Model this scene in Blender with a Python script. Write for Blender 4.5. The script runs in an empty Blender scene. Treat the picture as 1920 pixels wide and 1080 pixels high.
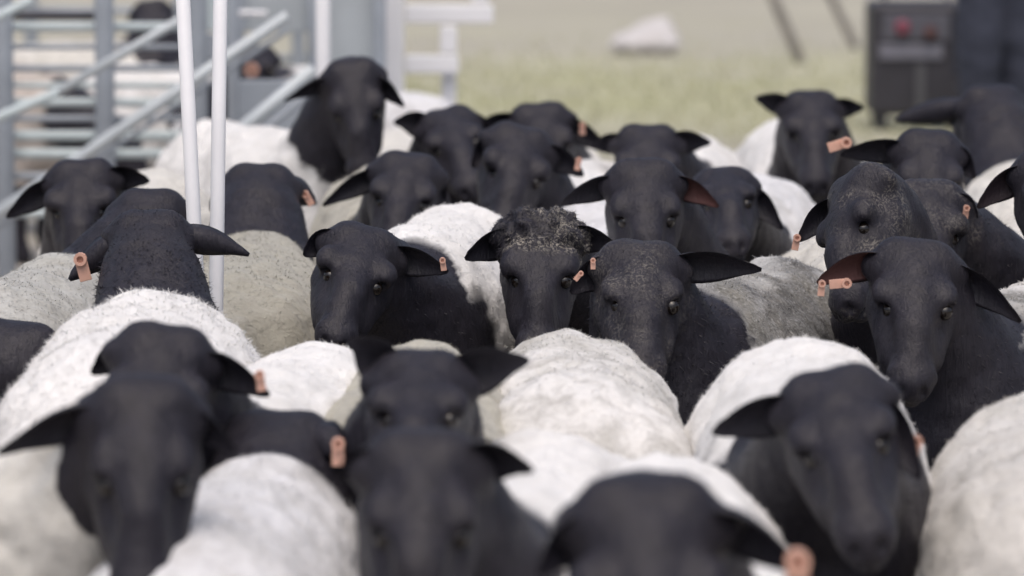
import bpy, math, random
import numpy as np
from mathutils import Vector, Matrix

random.seed(4)
RNG = np.random.default_rng(11)
SC = bpy.context.scene
COL = SC.collection

# ------------------------------------------------------------------ camera, world, sun, exposure
PITCH = math.atan(900 / 8000)
CAMZ = 1.55
cam_d = bpy.data.cameras.new('camera')
cam_d.sensor_width = 36.0
cam_d.lens = 150.0
cam_d.clip_end = 2000
cam_d.dof.use_dof = True
cam_d.dof.focus_distance = 7.6
cam_d.dof.aperture_fstop = 3.8
cam_d.dof.aperture_blades = 0
cam = bpy.data.objects.new('camera', cam_d)
COL.objects.link(cam)
cam.location = (0, 0, CAMZ)
cam.rotation_euler = (math.radians(90) - PITCH, 0, 0)
SC.camera = cam

SUN_EL, SUN_AZ = math.radians(68), math.radians(185)
world = bpy.data.worlds.new('World')
SC.world = world
world.use_nodes = True
wn, wl = world.node_tree.nodes, world.node_tree.links
wn.clear()
sky = wn.new('ShaderNodeTexSky')
sky.sky_type = 'NISHITA'
sky.sun_disc = False
sky.sun_elevation = SUN_EL
sky.sun_rotation = SUN_AZ
sky.dust_density = 6.0
sky.air_density = 1.0
sky.ozone_density = 0.6
bg = wn.new('ShaderNodeBackground')
bg.inputs['Strength'].default_value = 0.11
wo = wn.new('ShaderNodeOutputWorld')
wl.new(sky.outputs[0], bg.inputs['Color'])
wl.new(bg.outputs[0], wo.inputs['Surface'])

sun_d = bpy.data.lights.new('sun', 'SUN')
sun_d.energy = 1.0
sun_d.angle = math.radians(75)
sun_d.color = (1.0, 0.985, 0.985)
sun = bpy.data.objects.new('sun', sun_d)
COL.objects.link(sun)
# direction towards the sun (azimuth clockwise from +Y as the sky texture uses)
sd = Vector((math.sin(SUN_AZ) * math.cos(SUN_EL), math.cos(SUN_AZ) * math.cos(SUN_EL), math.sin(SUN_EL)))
sun.rotation_euler = sd.to_track_quat('Z', 'Y').to_euler()

SC.view_settings.view_transform = 'Standard'
SC.view_settings.look = 'None'
SC.view_settings.gamma = 1.0
SC.view_settings.use_curve_mapping = False
SC.view_settings.exposure = 0.40
SC.cycles.use_denoising = True
SC.cycles.max_bounces = 6
SC.cycles.diffuse_bounces = 3

# ------------------------------------------------------------------ pixel rays (1920 x 1080 reading of the photograph)
F = 8000.0
CAMP = np.array([0, 0, CAMZ])
FW = np.array([0, math.cos(PITCH), -math.sin(PITCH)])
UP = np.array([0, math.sin(PITCH), math.cos(PITCH)])
RT = np.array([1.0, 0, 0])


def un(x, y, D):
    return CAMP + RT * ((x - 960) / F * D) + UP * ((540 - y) / F * D) + FW * D


def nrm(v):
    return v / np.linalg.norm(v)


# ------------------------------------------------------------------ object helpers
def tag(o, label=None, cat=None, group=None, kind=None):
    if label: o['label'] = label
    if cat: o['category'] = cat
    if group: o['group'] = group
    if kind: o['kind'] = kind
    return o


def empty(name, loc=(0, 0, 0), rz=0.0):
    o = bpy.data.objects.new(name, None)
    o.empty_display_size = 0.1
    COL.objects.link(o)
    o.location = loc
    o.rotation_euler = (0, 0, rz)
    return o


def link_mesh(name, me, mat, parent=None):
    o = bpy.data.objects.new(name, me)
    COL.objects.link(o)
    if mat and not me.materials:
        me.materials.append(mat)
    if parent:
        o.parent = parent
    return o


def pymesh(name, V, Fc, smooth=True):
    me = bpy.data.meshes.new(name)
    me.from_pydata([tuple(v) for v in V], [], [tuple(f) for f in Fc])
    if smooth:
        me.polygons.foreach_set('use_smooth', [True] * len(me.polygons))
    me.update()
    return me


def quadmesh(name, V, Q):
    me = bpy.data.meshes.new(name)
    n, m = len(V), len(Q)
    k = Q.shape[1]
    me.vertices.add(n)
    me.vertices.foreach_set('co', np.ascontiguousarray(V, dtype=np.float32).ravel())
    me.loops.add(m * k)
    me.loops.foreach_set('vertex_index', np.ascontiguousarray(Q, dtype=np.int32).ravel())
    me.polygons.add(m)
    me.polygons.foreach_set('loop_start', np.arange(0, m * k, k, dtype=np.int32))
    me.polygons.foreach_set('use_smooth', np.ones(m, dtype=bool))
    me.update(calc_edges=True)
    return me


def box_geo(cx, cy, cz, sx, sy, sz, bev=0.0):
    """a box, chamfered on all edges when bev > 0"""
    import bmesh
    bm = bmesh.new()
    bmesh.ops.create_cube(bm, size=1.0)
    bmesh.ops.scale(bm, vec=(sx, sy, sz), verts=bm.verts)
    if bev:
        bmesh.ops.bevel(bm, geom=bm.edges[:], offset=bev, segments=2, profile=0.5, affect='EDGES')
    bmesh.ops.translate(bm, vec=(cx, cy, cz), verts=bm.verts)
    return bm


def box(name, c, s, mat, parent, bev=0.004):
    bm = box_geo(*c, *s, bev)
    me = bpy.data.meshes.new(name)
    bm.to_mesh(me)
    bm.free()
    return link_mesh(name, me, mat, parent)


def tube(name, p0, p1, r, mat, parent, n=14, r1=None):
    p0, p1 = np.array(p0, float), np.array(p1, float)
    r1 = r if r1 is None else r1
    d = nrm(p1 - p0)
    a = nrm(np.cross(d, [0, 0, 1] if abs(d[2]) < 0.9 else [1, 0, 0]))
    b = np.cross(d, a)
    V, Fc = [], []
    e = r * 0.12
    prof = [(p0, r - e), (p0 + d * e, r), (p1 - d * e, r1), (p1, r1 - e)]
    for c, rr in prof:
        for k in range(n):
            t = 2 * math.pi * k / n
            V.append(c + (a * math.cos(t) + b * math.sin(t)) * rr)
    for j in range(3):
        for k in range(n):
            k2 = (k + 1) % n
            Fc.append((j * n + k, j * n + k2, (j + 1) * n + k2, (j + 1) * n + k))
    Fc.append(tuple(range(n))[::-1])
    Fc.append(tuple(range(3 * n, 4 * n)))
    me = pymesh(name, V, Fc)
    return link_mesh(name, me, mat, parent)


# ------------------------------------------------------------------ materials
def new_mat(name):
    m = bpy.data.materials.new(name)
    m.use_nodes = True
    nt = m.node_tree
    return m, nt, nt.nodes['Principled BSDF'], nt.nodes['Material Output']


def ramp(nt, fac, stops):
    r = nt.nodes.new('ShaderNodeValToRGB')
    els = r.color_ramp.elements
    while len(els) < len(stops):
        els.new(0.5)
    for e, (p, c) in zip(els, stops):
        e.position = p
        e.color = (*c, 1) if len(c) == 3 else c
    nt.links.new(fac, r.inputs[0])
    return r.outputs[0]


def noise(nt, scale, detail=4, rough=0.55, dist=0.0, coord='Object'):
    tc = nt.nodes.new('ShaderNodeTexCoord')
    n = nt.nodes.new('ShaderNodeTexNoise')
    n.inputs['Scale'].default_value = scale
    n.inputs['Detail'].default_value = detail
    n.inputs['Roughness'].default_value = rough
    n.inputs['Distortion'].default_value = dist
    nt.links.new(tc.outputs[coord], n.inputs['Vector'])
    return n.outputs['Fac']


def mixc(nt, fac, a, b):
    m = nt.nodes.new('ShaderNodeMix')
    m.data_type = 'RGBA'
    for sock, v in ((m.inputs[0], fac), (m.inputs[6], a), (m.inputs[7], b)):
        if hasattr(v, 'links'):
            nt.links.new(v, sock)
        elif isinstance(v, (int, float)):
            sock.default_value = v
        else:
            sock.default_value = (*v, 1)
    return m.outputs[2]


def mth(nt, op, a, b=0.0, clamp=False):
    m = nt.nodes.new('ShaderNodeMath')
    m.operation = op
    m.use_clamp = clamp
    for sock, v in ((m.inputs[0], a), (m.inputs[1], b)):
        if hasattr(v, 'links'):
            nt.links.new(v, sock)
        else:
            sock.default_value = v
    return m.outputs[0]


def bump(nt, h, strength, dist=0.01, prev=None):
    b = nt.nodes.new('ShaderNodeBump')
    b.inputs['Strength'].default_value = strength
    b.inputs['Distance'].default_value = dist
    nt.links.new(h, b.inputs['Height'])
    if prev is not None:
        nt.links.new(prev, b.inputs['Normal'])
    return b.outputs[0]


def painted(name, col, rough=0.45, var=0.12, metal=0.0, scale=9.0):
    m, nt, p, o = new_mat(name)
    n = noise(nt, scale, 5)
    c2 = tuple(c * (1 - var) for c in col)
    c1 = tuple(min(1, c * (1 + var * 0.6)) for c in col)
    nt.links.new(ramp(nt, n, [(0.3, c2), (0.7, c1)]), p.inputs['Base Color'])
    p.inputs['Roughness'].default_value = rough
    p.inputs['Metallic'].default_value = metal
    nt.links.new(bump(nt, noise(nt, 120, 3), 0.06, 0.002), p.inputs['Normal'])
    return m


def coat_material():
    """wool and black hair of a sheep; obj.color tints the wool, its alpha says how dirty it is"""
    m, nt, pw, out = new_mat('sheep_coat')
    L = nt.links
    oi = nt.nodes.new('ShaderNodeObjectInfo')
    dk = nt.nodes.new('ShaderNodeAttribute'); dk.attribute_name = 'dark'
    pk = nt.nodes.new('ShaderNodeAttribute'); pk.attribute_name = 'pink'
    st = nt.nodes.new('ShaderNodeAttribute'); st.attribute_name = 'straw'
    # wool
    big = ramp(nt, noise(nt, 4.5, 5, 0.6, 0.8), [(0.42, (0, 0, 0)), (0.66, (1, 1, 1))])
    mot = ramp(nt, noise(nt, 22, 5, 0.62, 0.6), [(0.44, (0, 0, 0)), (0.66, (1, 1, 1))])
    fine = ramp(nt, noise(nt, 95, 4, 0.6, 1.0), [(0.40, (0, 0, 0)), (0.68, (1, 1, 1))])
    dirtiness = oi.outputs['Alpha']
    f1 = mth(nt, 'MULTIPLY', big, mth(nt, 'MULTIPLY', dirtiness, 0.55), True)
    f2 = mth(nt, 'MULTIPLY', mot, mth(nt, 'MULTIPLY', dirtiness, 0.5), True)
    f3 = mth(nt, 'MULTIPLY', fine, mth(nt, 'MULTIPLY', dirtiness, 0.14), True)
    so = nt.nodes.new('ShaderNodeAttribute'); so.attribute_name = 'soil'
    lock = ramp(nt, noise(nt, 62, 4, 0.65, 2.2), [(0.38, (0.025, 0.025, 0.026)), (0.53, (0.11, 0.11, 0.112)), (0.68, (0.36, 0.36, 0.36))])
    c = mixc(nt, so.outputs['Fac'], oi.outputs['Color'], lock)
    c = mixc(nt, f1, c, (0.30, 0.285, 0.225))
    c = mixc(nt, f2, c, (0.22, 0.205, 0.18))
    c = mixc(nt, f3, c, (0.15, 0.145, 0.14))
    c = mixc(nt, mth(nt, 'MULTIPLY', noise(nt, 160, 3), 0.08), c, (0.46, 0.43, 0.38))
    L.new(c, pw.inputs['Base Color'])
    pw.inputs['Roughness'].default_value = 0.95
    pw.inputs['Specular IOR Level'].default_value = 0.1
    pw.inputs['Sheen Weight'].default_value = 0.25
    pw.inputs['Sheen Roughness'].default_value = 0.6
    vor = nt.nodes.new('ShaderNodeTexVoronoi')
    vor.inputs['Scale'].default_value = 75
    tc = nt.nodes.new('ShaderNodeTexCoord')
    L.new(tc.outputs['Object'], vor.inputs['Vector'])
    b1 = bump(nt, vor.outputs['Distance'], 0.16, 0.006)
    b2 = bump(nt, noise(nt, 38, 5, 0.62, 0.8), 0.40, 0.012, b1)
    L.new(b2, pw.inputs['Normal'])
    # black hair
    pb = nt.nodes.new('ShaderNodeBsdfPrincipled')
    hn0 = noise(nt, 26, 5, 0.6, 0.5)
    tch = nt.nodes.new('ShaderNodeTexCoord')
    mp = nt.nodes.new('ShaderNodeMapping')
    mp.inputs['Scale'].default_value = (120, 120, 22)
    L.new(tch.outputs['Object'], mp.inputs['Vector'])
    hs_ = nt.nodes.new('ShaderNodeTexNoise')
    hs_.inputs['Scale'].default_value = 1.0
    hs_.inputs['Detail'].default_value = 5
    hs_.inputs['Distortion'].default_value = 1.2
    L.new(mp.outputs[0], hs_.inputs['Vector'])
    streak = hs_.outputs['Fac']
    hn = mth(nt, 'ADD', mth(nt, 'MULTIPLY', hn0, 0.45), mth(nt, 'MULTIPLY', streak, 0.55))
    cb = ramp(nt, hn, [(0.3, (0.0115, 0.0103, 0.0150)), (0.75, (0.0285, 0.0258, 0.0350))])
    cb = mixc(nt, mth(nt, 'MULTIPLY', ramp(nt, noise(nt, 7, 4), [(0.5, (0, 0, 0)), (0.75, (1, 1, 1))]), 0.35), cb, (0.034, 0.029, 0.029))
    cb = mixc(nt, pk.outputs['Fac'], cb, (0.17, 0.075, 0.065))
    sp = ramp(nt, noise(nt, 80, 3, 0.7, 2.5), [(0.50, (0, 0, 0)), (0.60, (1, 1, 1))])
    cb = mixc(nt, mth(nt, 'MULTIPLY', sp, st.outputs['Fac'], True), cb, (0.36, 0.33, 0.28))
    L.new(cb, pb.inputs['Base Color'])
    pb.inputs['Roughness'].default_value = 0.48
    pb.inputs['Specular IOR Level'].default_value = 0.27
    pb.inputs['Sheen Weight'].default_value = 0.02
    pb.inputs['Sheen Roughness'].default_value = 0.5
    pb.inputs['Sheen Tint'].default_value = (0.85, 0.85, 1.0, 1)
    b3 = bump(nt, noise(nt, 260, 3, 0.6, 1.5), 0.22, 0.003)
    b3 = bump(nt, streak, 0.5, 0.005, b3)
    b4 = bump(nt, noise(nt, 34, 4, 0.6), 0.18, 0.008, b3)
    L.new(b4, pb.inputs['Normal'])
    mx = nt.nodes.new('ShaderNodeMixShader')
    L.new(dk.outputs['Fac'], mx.inputs[0])
    L.new(pw.outputs[0], mx.inputs[1])
    L.new(pb.outputs[0], mx.inputs[2])
    L.new(mx.outputs[0], out.inputs['Surface'])
    return m


COAT = coat_material()


def simple(name, col, rough=0.5, spec=0.5, metal=0.0):
    m, nt, p, o = new_mat(name)
    n = noise(nt, 60, 4)
    nt.links.new(ramp(nt, n, [(0.3, tuple(c * 0.82 for c in col)), (0.7, col)]), p.inputs['Base Color'])
    p.inputs['Roughness'].default_value = rough
    p.inputs['Specular IOR Level'].default_value = spec
    p.inputs['Metallic'].default_value = metal
    return m


M_EYE = simple('eye_wet', (0.014, 0.010, 0.008), 0.06, 0.55)
M_TAG = simple('ear_tag_plastic', (0.72, 0.42, 0.32), 0.45)
M_WHITE = painted('white_enamel', (0.86, 0.86, 0.88), 0.35, 0.04)
M_TEAL = painted('grey_teal_paint', (0.52, 0.59, 0.605), 0.5, 0.12)
M_GREY = painted('blue_grey_paint', (0.34, 0.375, 0.42), 0.5, 0.14)
M_SHEET = painted('galvanised_sheet', (0.47, 0.51, 0.535), 0.42, 0.14, 0.1, 4.0)
M_DARK = painted('dark_rubber', (0.045, 0.045, 0.055), 0.6, 0.2)
M_MACH = painted('black_casing', (0.040, 0.038, 0.048), 0.5, 0.2)
M_BAND = painted('grey_band', (0.11, 0.11, 0.135), 0.5, 0.15)
M_RED = simple('red_plastic', (0.24, 0.06, 0.095), 0.4)
M_BROWN = simple('brown_plastic', (0.10, 0.045, 0.045), 0.4)
M_NAVY = painted('navy_cloth', (0.035, 0.040, 0.062), 0.9, 0.25, 0, 14)
M_SKIN = simple('skin', (0.42, 0.25, 0.18), 0.55)
M_HAIR = simple('black_hair', (0.015, 0.012, 0.011), 0.6)
M_SACK = painted('white_sackcloth', (0.56, 0.54, 0.545), 0.85, 0.12, 0, 6)
M_STAKE = painted('weathered_stake', (0.27, 0.25, 0.235), 0.8, 0.2)

# ------------------------------------------------------------------ signed-distance modelling


class Field:
    """signed distances on a rectilinear grid (fine where it matters), meshed with surface nets"""

    def __init__(self, xs, ys, zs):
        self.ax = [xs, ys, zs]
        self.D = np.full((len(xs), len(ys), len(zs)), 9.0, dtype=np.float32)

    def region(self, lo, hi, pad):
        sl = []
        for a in range(3):
            i0 = int(np.searchsorted(self.ax[a], lo[a] - pad))
            i1 = int(np.searchsorted(self.ax[a], hi[a] + pad))
            sl.append(slice(max(i0 - 1, 0), min(i1 + 1, len(self.ax[a]))))
        g = np.meshgrid(self.ax[0][sl[0]], self.ax[1][sl[1]], self.ax[2][sl[2]], indexing='ij')
        return tuple(sl), np.stack(g, -1)

    def blend(self, sl, d, k, cut=False):
        A = self.D[sl]
        if cut:
            h = np.clip(0.5 - 0.5 * (d + A) / k, 0, 1)
            self.D[sl] = A * (1 - h) - d * h + k * h * (1 - h)
        else:
            h = np.clip(0.5 + 0.5 * (A - d) / k, 0, 1)
            self.D[sl] = A * (1 - h) + d * h - k * h * (1 - h)

    def ell(self, c, r, R=None, k=0.03, cut=False):
        c, r = np.array(c, float), np.array(r, float)
        R = np.eye(3) if R is None else R          # columns: the ellipsoid's axes
        ext = np.sqrt(((R * r) ** 2).sum(1))
        sl, P = self.region(c - ext, c + ext, k + 0.03)
        q = (P - c) @ R
        k0 = np.sqrt(((q / r) ** 2).sum(-1))
        k1 = np.sqrt(((q / (r * r)) ** 2).sum(-1)) + 1e-9
        self.blend(sl, k0 * (k0 - 1) / k1, k, cut)

    def cone(self, a, ra, b, rb, k=0.03, cut=False):
        a, b = np.array(a, float), np.array(b, float)
        m = max(ra, rb)
        sl, P = self.region(np.minimum(a, b) - m, np.maximum(a, b) + m, k + 0.03)
        ba = b - a
        t = np.clip(((P - a) @ ba) / (ba @ ba + 1e-12), 0, 1)
        d = np.sqrt(((P - a - t[..., None] * ba) ** 2).sum(-1)) - (ra + (rb - ra) * t)
        self.blend(sl, d, k, cut)

    def mesh(self, relax=2):
        D = self.D
        S = D < 0
        nx, ny, nz = D.shape
        cnt = np.zeros((nx - 1, ny - 1, nz - 1), dtype=np.int8)
        for i in (0, 1):
            for j in (0, 1):
                for k in (0, 1):
                    cnt += S[i:nx - 1 + i, j:ny - 1 + j, k:nz - 1 + k]
        act = (cnt > 0) & (cnt < 8)
        I = np.argwhere(act)
        idx = np.full(act.shape, -1, dtype=np.int64)
        idx[act] = np.arange(len(I))
        acc = np.zeros((len(I), 3))
        num = np.zeros(len(I))
        corners = [(i, j, k) for i in (0, 1) for j in (0, 1) for k in (0, 1)]
        val = {c: D[I[:, 0] + c[0], I[:, 1] + c[1], I[:, 2] + c[2]].astype(float) for c in corners}
        pos = {c: np.stack([self.ax[a][I[:, a] + c[a]] for a in range(3)], 1) for c in corners}
        for c in corners:
            for a in range(3):
                if c[a] == 0:
                    e = list(c); e[a] = 1; e = tuple(e)
                    v0, v1 = val[c], val[e]
                    x = (v0 < 0) != (v1 < 0)
                    t = np.where(x, v0 / np.where(x, v0 - v1, 1), 0)
                    p = pos[c] + (pos[e] - pos[c]) * t[:, None]
                    acc += p * x[:, None]
                    num += x
        V = acc / np.maximum(num, 1)[:, None]
        Q = []
        for a in range(3):
            b, c = (a + 1) % 3, (a + 2) % 3
            s0 = [slice(None)] * 3; s1 = [slice(None)] * 3
            s0[a] = slice(0, D.shape[a] - 1); s1[a] = slice(1, D.shape[a])
            for ss in (s0, s1):
                ss[b] = slice(1, D.shape[b] - 1); ss[c] = slice(1, D.shape[c] - 1)
            A, B = S[tuple(s0)], S[tuple(s1)]
            for flip, M in ((False, A & ~B), (True, ~A & B)):
                E = np.argwhere(M)
                if not len(E):
                    continue
                E[:, b] += 1; E[:, c] += 1
                q = []
                for db, dc in ((0, 0), (-1, 0), (-1, -1), (0, -1)):
                    T = E.copy(); T[:, b] += db; T[:, c] += dc
                    q.append(idx[T[:, 0], T[:, 1], T[:, 2]])
                q = np.stack(q, 1)
                Q.append(q[:, ::-1] if flip else q)
        Q = np.concatenate(Q)
        Q = Q[(Q >= 0).all(1)]
        for _ in range(relax):
            V = smooth_pts(V, Q, 0.5)
        return V, Q


def smooth_pts(V, Q, lam):
    e = np.concatenate([Q[:, [0, 1]], Q[:, [1, 2]], Q[:, [2, 3]], Q[:, [3, 0]]])
    n = len(V)
    s = np.zeros_like(V)
    for a in range(3):
        s[:, a] = np.bincount(e[:, 0], V[e[:, 1], a], n) + np.bincount(e[:, 1], V[e[:, 0], a], n)
    c = np.bincount(e[:, 0], minlength=n) + np.bincount(e[:, 1], minlength=n)
    return V + lam * (s / np.maximum(c, 1)[:, None] - V)


def vnormals(V, Q):
    N = np.cross(V[Q[:, 2]] - V[Q[:, 0]], V[Q[:, 3]] - V[Q[:, 1]])
    out = np.zeros_like(V)
    for k in range(4):
        for a in range(3):
            out[:, a] += np.bincount(Q[:, k], N[:, a], len(V))
    return out / (np.linalg.norm(out, axis=1)[:, None] + 1e-12)


_T = np.random.default_rng(5).random((32, 32, 32)) * 2 - 1


def vnoise(P, scale, seed=0):
    q = P / scale + seed * 7.31
    i = np.floor(q).astype(int)
    f = q - i
    f = f * f * (3 - 2 * f)
    r = 0
    for a in (0, 1):
        for b in (0, 1):
            for c in (0, 1):
                w = (f[:, 0] if a else 1 - f[:, 0]) * (f[:, 1] if b else 1 - f[:, 1]) * (f[:, 2] if c else 1 - f[:, 2])
                r = r + w * _T[(i[:, 0] + a) % 32, (i[:, 1] + b) % 32, (i[:, 2] + c) % 32]
    return r


def axis_grid(lo, hi, flo, fhi, h, hf):
    """grid lines with step hf between flo and fhi and h outside"""
    out = [lo]
    while out[-1] < hi:
        x = out[-1]
        out.append(x + (hf if flo - h < x < fhi else h))
    return np.array(out)


# ------------------------------------------------------------------ ground and verge
def ground_material():
    """trodden earth near the pen, a broad patch of dry yellow-green grass beyond it that thins out again"""
    m, nt, p, o = new_mat('trodden_ground')
    a = noise(nt, 0.35, 6, 0.6)
    c = ramp(nt, a, [(0.32, (0.30, 0.275, 0.245)), (0.55, (0.37, 0.345, 0.315)), (0.75, (0.41, 0.375, 0.35))])
    geo = nt.nodes.new('ShaderNodeNewGeometry')
    sx = nt.nodes.new('ShaderNodeSeparateXYZ')
    nt.links.new(geo.outputs['Position'], sx.inputs[0])
    wob = mth(nt, 'MULTIPLY', mth(nt, 'SUBTRACT', noise(nt, 0.28, 5, 0.65), 0.5), 16.0)
    y = mth(nt, 'ADD', sx.outputs['Y'], wob)
    y = mth(nt, 'SUBTRACT', y, mth(nt, 'MULTIPLY', sx.outputs['X'], 0.6))
    band = ramp(nt, mth(nt, 'DIVIDE', y, 60.0), [(0.27, (0, 0, 0)), (0.34, (.85, .85, .85)), (0.39, (1, 1, 1)), (0.47, (.38, .38, .38)), (0.70, (.30, .30, .30)), (0.95, (0, 0, 0))])
    gr = ramp(nt, noise(nt, 0.7, 5, 0.6), [(0.3, (0.44, 0.425, 0.33)), (0.5, (0.45, 0.445, 0.30)), (0.72, (0.43, 0.435, 0.25))])
    c = mixc(nt, band, c, gr)
    c = mixc(nt, mth(nt, 'MULTIPLY', noise(nt, 14, 5), 0.22), c, (0.22, 0.205, 0.18))
    nt.links.new(c, p.inputs['Base Color'])
    p.inputs['Roughness'].default_value = 0.95
    nt.links.new(bump(nt, noise(nt, 30, 6), 0.5, 0.01), p.inputs['Normal'])
    return m


def verge_material():
    m, nt, p, o = new_mat('dry_short_grass')
    a = noise(nt, 0.9, 5, 0.6)
    c = ramp(nt, a, [(0.3, (0.42, 0.40, 0.30)), (0.5, (0.42, 0.415, 0.28)), (0.72, (0.40, 0.405, 0.23))])
    nt.links.new(c, p.inputs['Base Color'])
    p.inputs['Roughness'].default_value = 0.95
    return m


g = link_mesh('ground', pymesh('ground', [(-160, -30, 0), (160, -30, 0), (160, 400, 0), (-160, 400, 0)], [(0, 1, 2, 3)], False), ground_material())
tag(g, kind='structure')
M_VERGE = verge_material()
# short blades standing on the verge
nb = 14000
bx = RNG.uniform(-1.4, 4.2, nb)
by = np.clip(RNG.normal(22.5, 2.6, nb), 16.5, 31)
ang, hh, ww = RNG.uniform(0, 6.283, nb), RNG.uniform(0.02, 0.06, nb), RNG.uniform(0.004, 0.008, nb)
lx, ly = RNG.normal(0, 0.015, nb), RNG.normal(0, 0.015, nb)
bv = np.empty((nb * 3, 3))
bv[0::3] = np.stack([bx - np.cos(ang) * ww, by - np.sin(ang) * ww, np.full(nb, 0.002)], 1)
bv[1::3] = np.stack([bx + np.cos(ang) * ww, by + np.sin(ang) * ww, np.full(nb, 0.002)], 1)
bv[2::3] = np.stack([bx + lx, by + ly, hh], 1)
gm = quadmesh('grass', bv, np.arange(nb * 3).reshape(-1, 3))
tag(link_mesh('grass', gm, M_VERGE), 'short dry yellow green grass on the verge behind the flock', 'grass', kind='stuff')


# ------------------------------------------------------------------ sheep
def frame_for(F_, Zh, tw=0.0):
    F_ = nrm(F_)
    X = nrm(np.cross(F_, Zh))
    Z = np.cross(X, F_)
    if tw:
        a = math.radians(tw)
        X, Z = X * math.cos(a) + Z * math.sin(a), Z * math.cos(a) - X * math.sin(a)
    return np.stack([X, F_, Z], 1)          # columns: lateral, along the face, dorsal


def ear_loft(root, tip, nrm_open, width, droop=0.012, nseg=12, blunt=4.0):
    """a cupped leaf-shaped ear; returns verts, quads, inner flags"""
    ax = tip - root
    L = np.linalg.norm(ax)
    mid = (root + tip) / 2 + np.array([0, 0, droop])
    V, Q, inner = [], [], []
    no, ni = 7, 7
    for s in range(nseg):
        t = s / (nseg - 1)
        c = root * (1 - t) ** 2 + 2 * mid * t * (1 - t) + tip * t * t
        d = nrm(2 * (mid - root) * (1 - t) + 2 * (tip - mid) * t)
        n = nrm(nrm_open - d * (nrm_open @ d))
        b = np.cross(d, n)
        w = width * (0.60 + 0.40 * math.sin(math.pi * min(1, t * 1.15 + 0.05))) * (1 - t ** blunt) ** 0.6
        w = max(w, 0.0035)
        cup = w * (0.95 - 0.75 * t)
        th = 0.0065 * (1 - 0.55 * t)
        for k in range(no):
            u = -1 + 2 * k / (no - 1)
            V.append(c + b * u * w - n * (cup * (1 - u * u) + th * (1 - abs(u) ** 3)))
            inner.append(0)
        for k in range(ni):
            u = 1 - 2 * (k + 0.5) / ni
            V.append(c + b * u * w * 0.97 - n * (cup * (1 - u * u) * 1.0 - 0.0005))
            inner.append(1)
    m = no + ni
    for s in range(nseg - 1):
        for k in range(m):
            k2 = (k + 1) % m
            Q.append((s * m + k, s * m + k2, (s + 1) * m + k2, (s + 1) * m + k))
    # tip cap
    for k in range(m // 2 - 1):
        a = (nseg - 1) * m
        Q.append((a + k, a + k + 1, a + m - 2 - k, a + m - 1 - k))
    return np.array(V), np.array(Q), np.array(inner)


_TAGME = None


def tag_mesh():
    """flag of plastic with a hollow round stud at its top"""
    global _TAGME
    if _TAGME:
        return _TAGME
    import bmesh
    bm = box_geo(0, 0, -0.018, 0.021, 0.0026, 0.034, 0.0009)
    n = 12
    rings = [(0.0115, -0.004), (0.0115, 0.009), (0.0062, 0.009), (0.0062, 0.0)]
    vs = []
    for r, y in rings:
        vs.append([bm.verts.new((r * math.cos(2 * math.pi * k / n), -y, r * math.sin(2 * math.pi * k / n) + 0.004)) for k in range(n)])
    for j in range(3):
        for k in range(n):
            bm.faces.new((vs[j][k], vs[j][(k + 1) % n], vs[j + 1][(k + 1) % n], vs[j + 1][k]))
    bm.faces.new(vs[3])
    bm.faces.new(vs[0][::-1])
    bmesh.ops.recalc_face_normals(bm, faces=bm.faces)
    _TAGME = bpy.data.meshes.new('ear_tag')
    bm.to_mesh(_TAGME)
    bm.free()
    _TAGME.materials.append(M_TAG)
    return _TAGME


def eye_mesh():
    V, Q = [], []
    nu, nv = 14, 8
    for j in range(nv + 1):
        t = math.pi * j / nv
        for i in range(nu):
            p = 2 * math.pi * i / nu
            V.append((math.sin(t) * math.cos(p), math.sin(t) * math.sin(p), math.cos(t)))
    for j in range(nv):
        for i in range(nu):
            Q.append((j * nu + i, (j + 1) * nu + i, (j + 1) * nu + (i + 1) % nu, j * nu + (i + 1) % nu))
    me = pymesh('eye', [tuple(0.0135 * c for c in v) for v in V], Q)
    me.materials.append(M_EYE)
    return me


EYE = eye_mesh()


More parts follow.
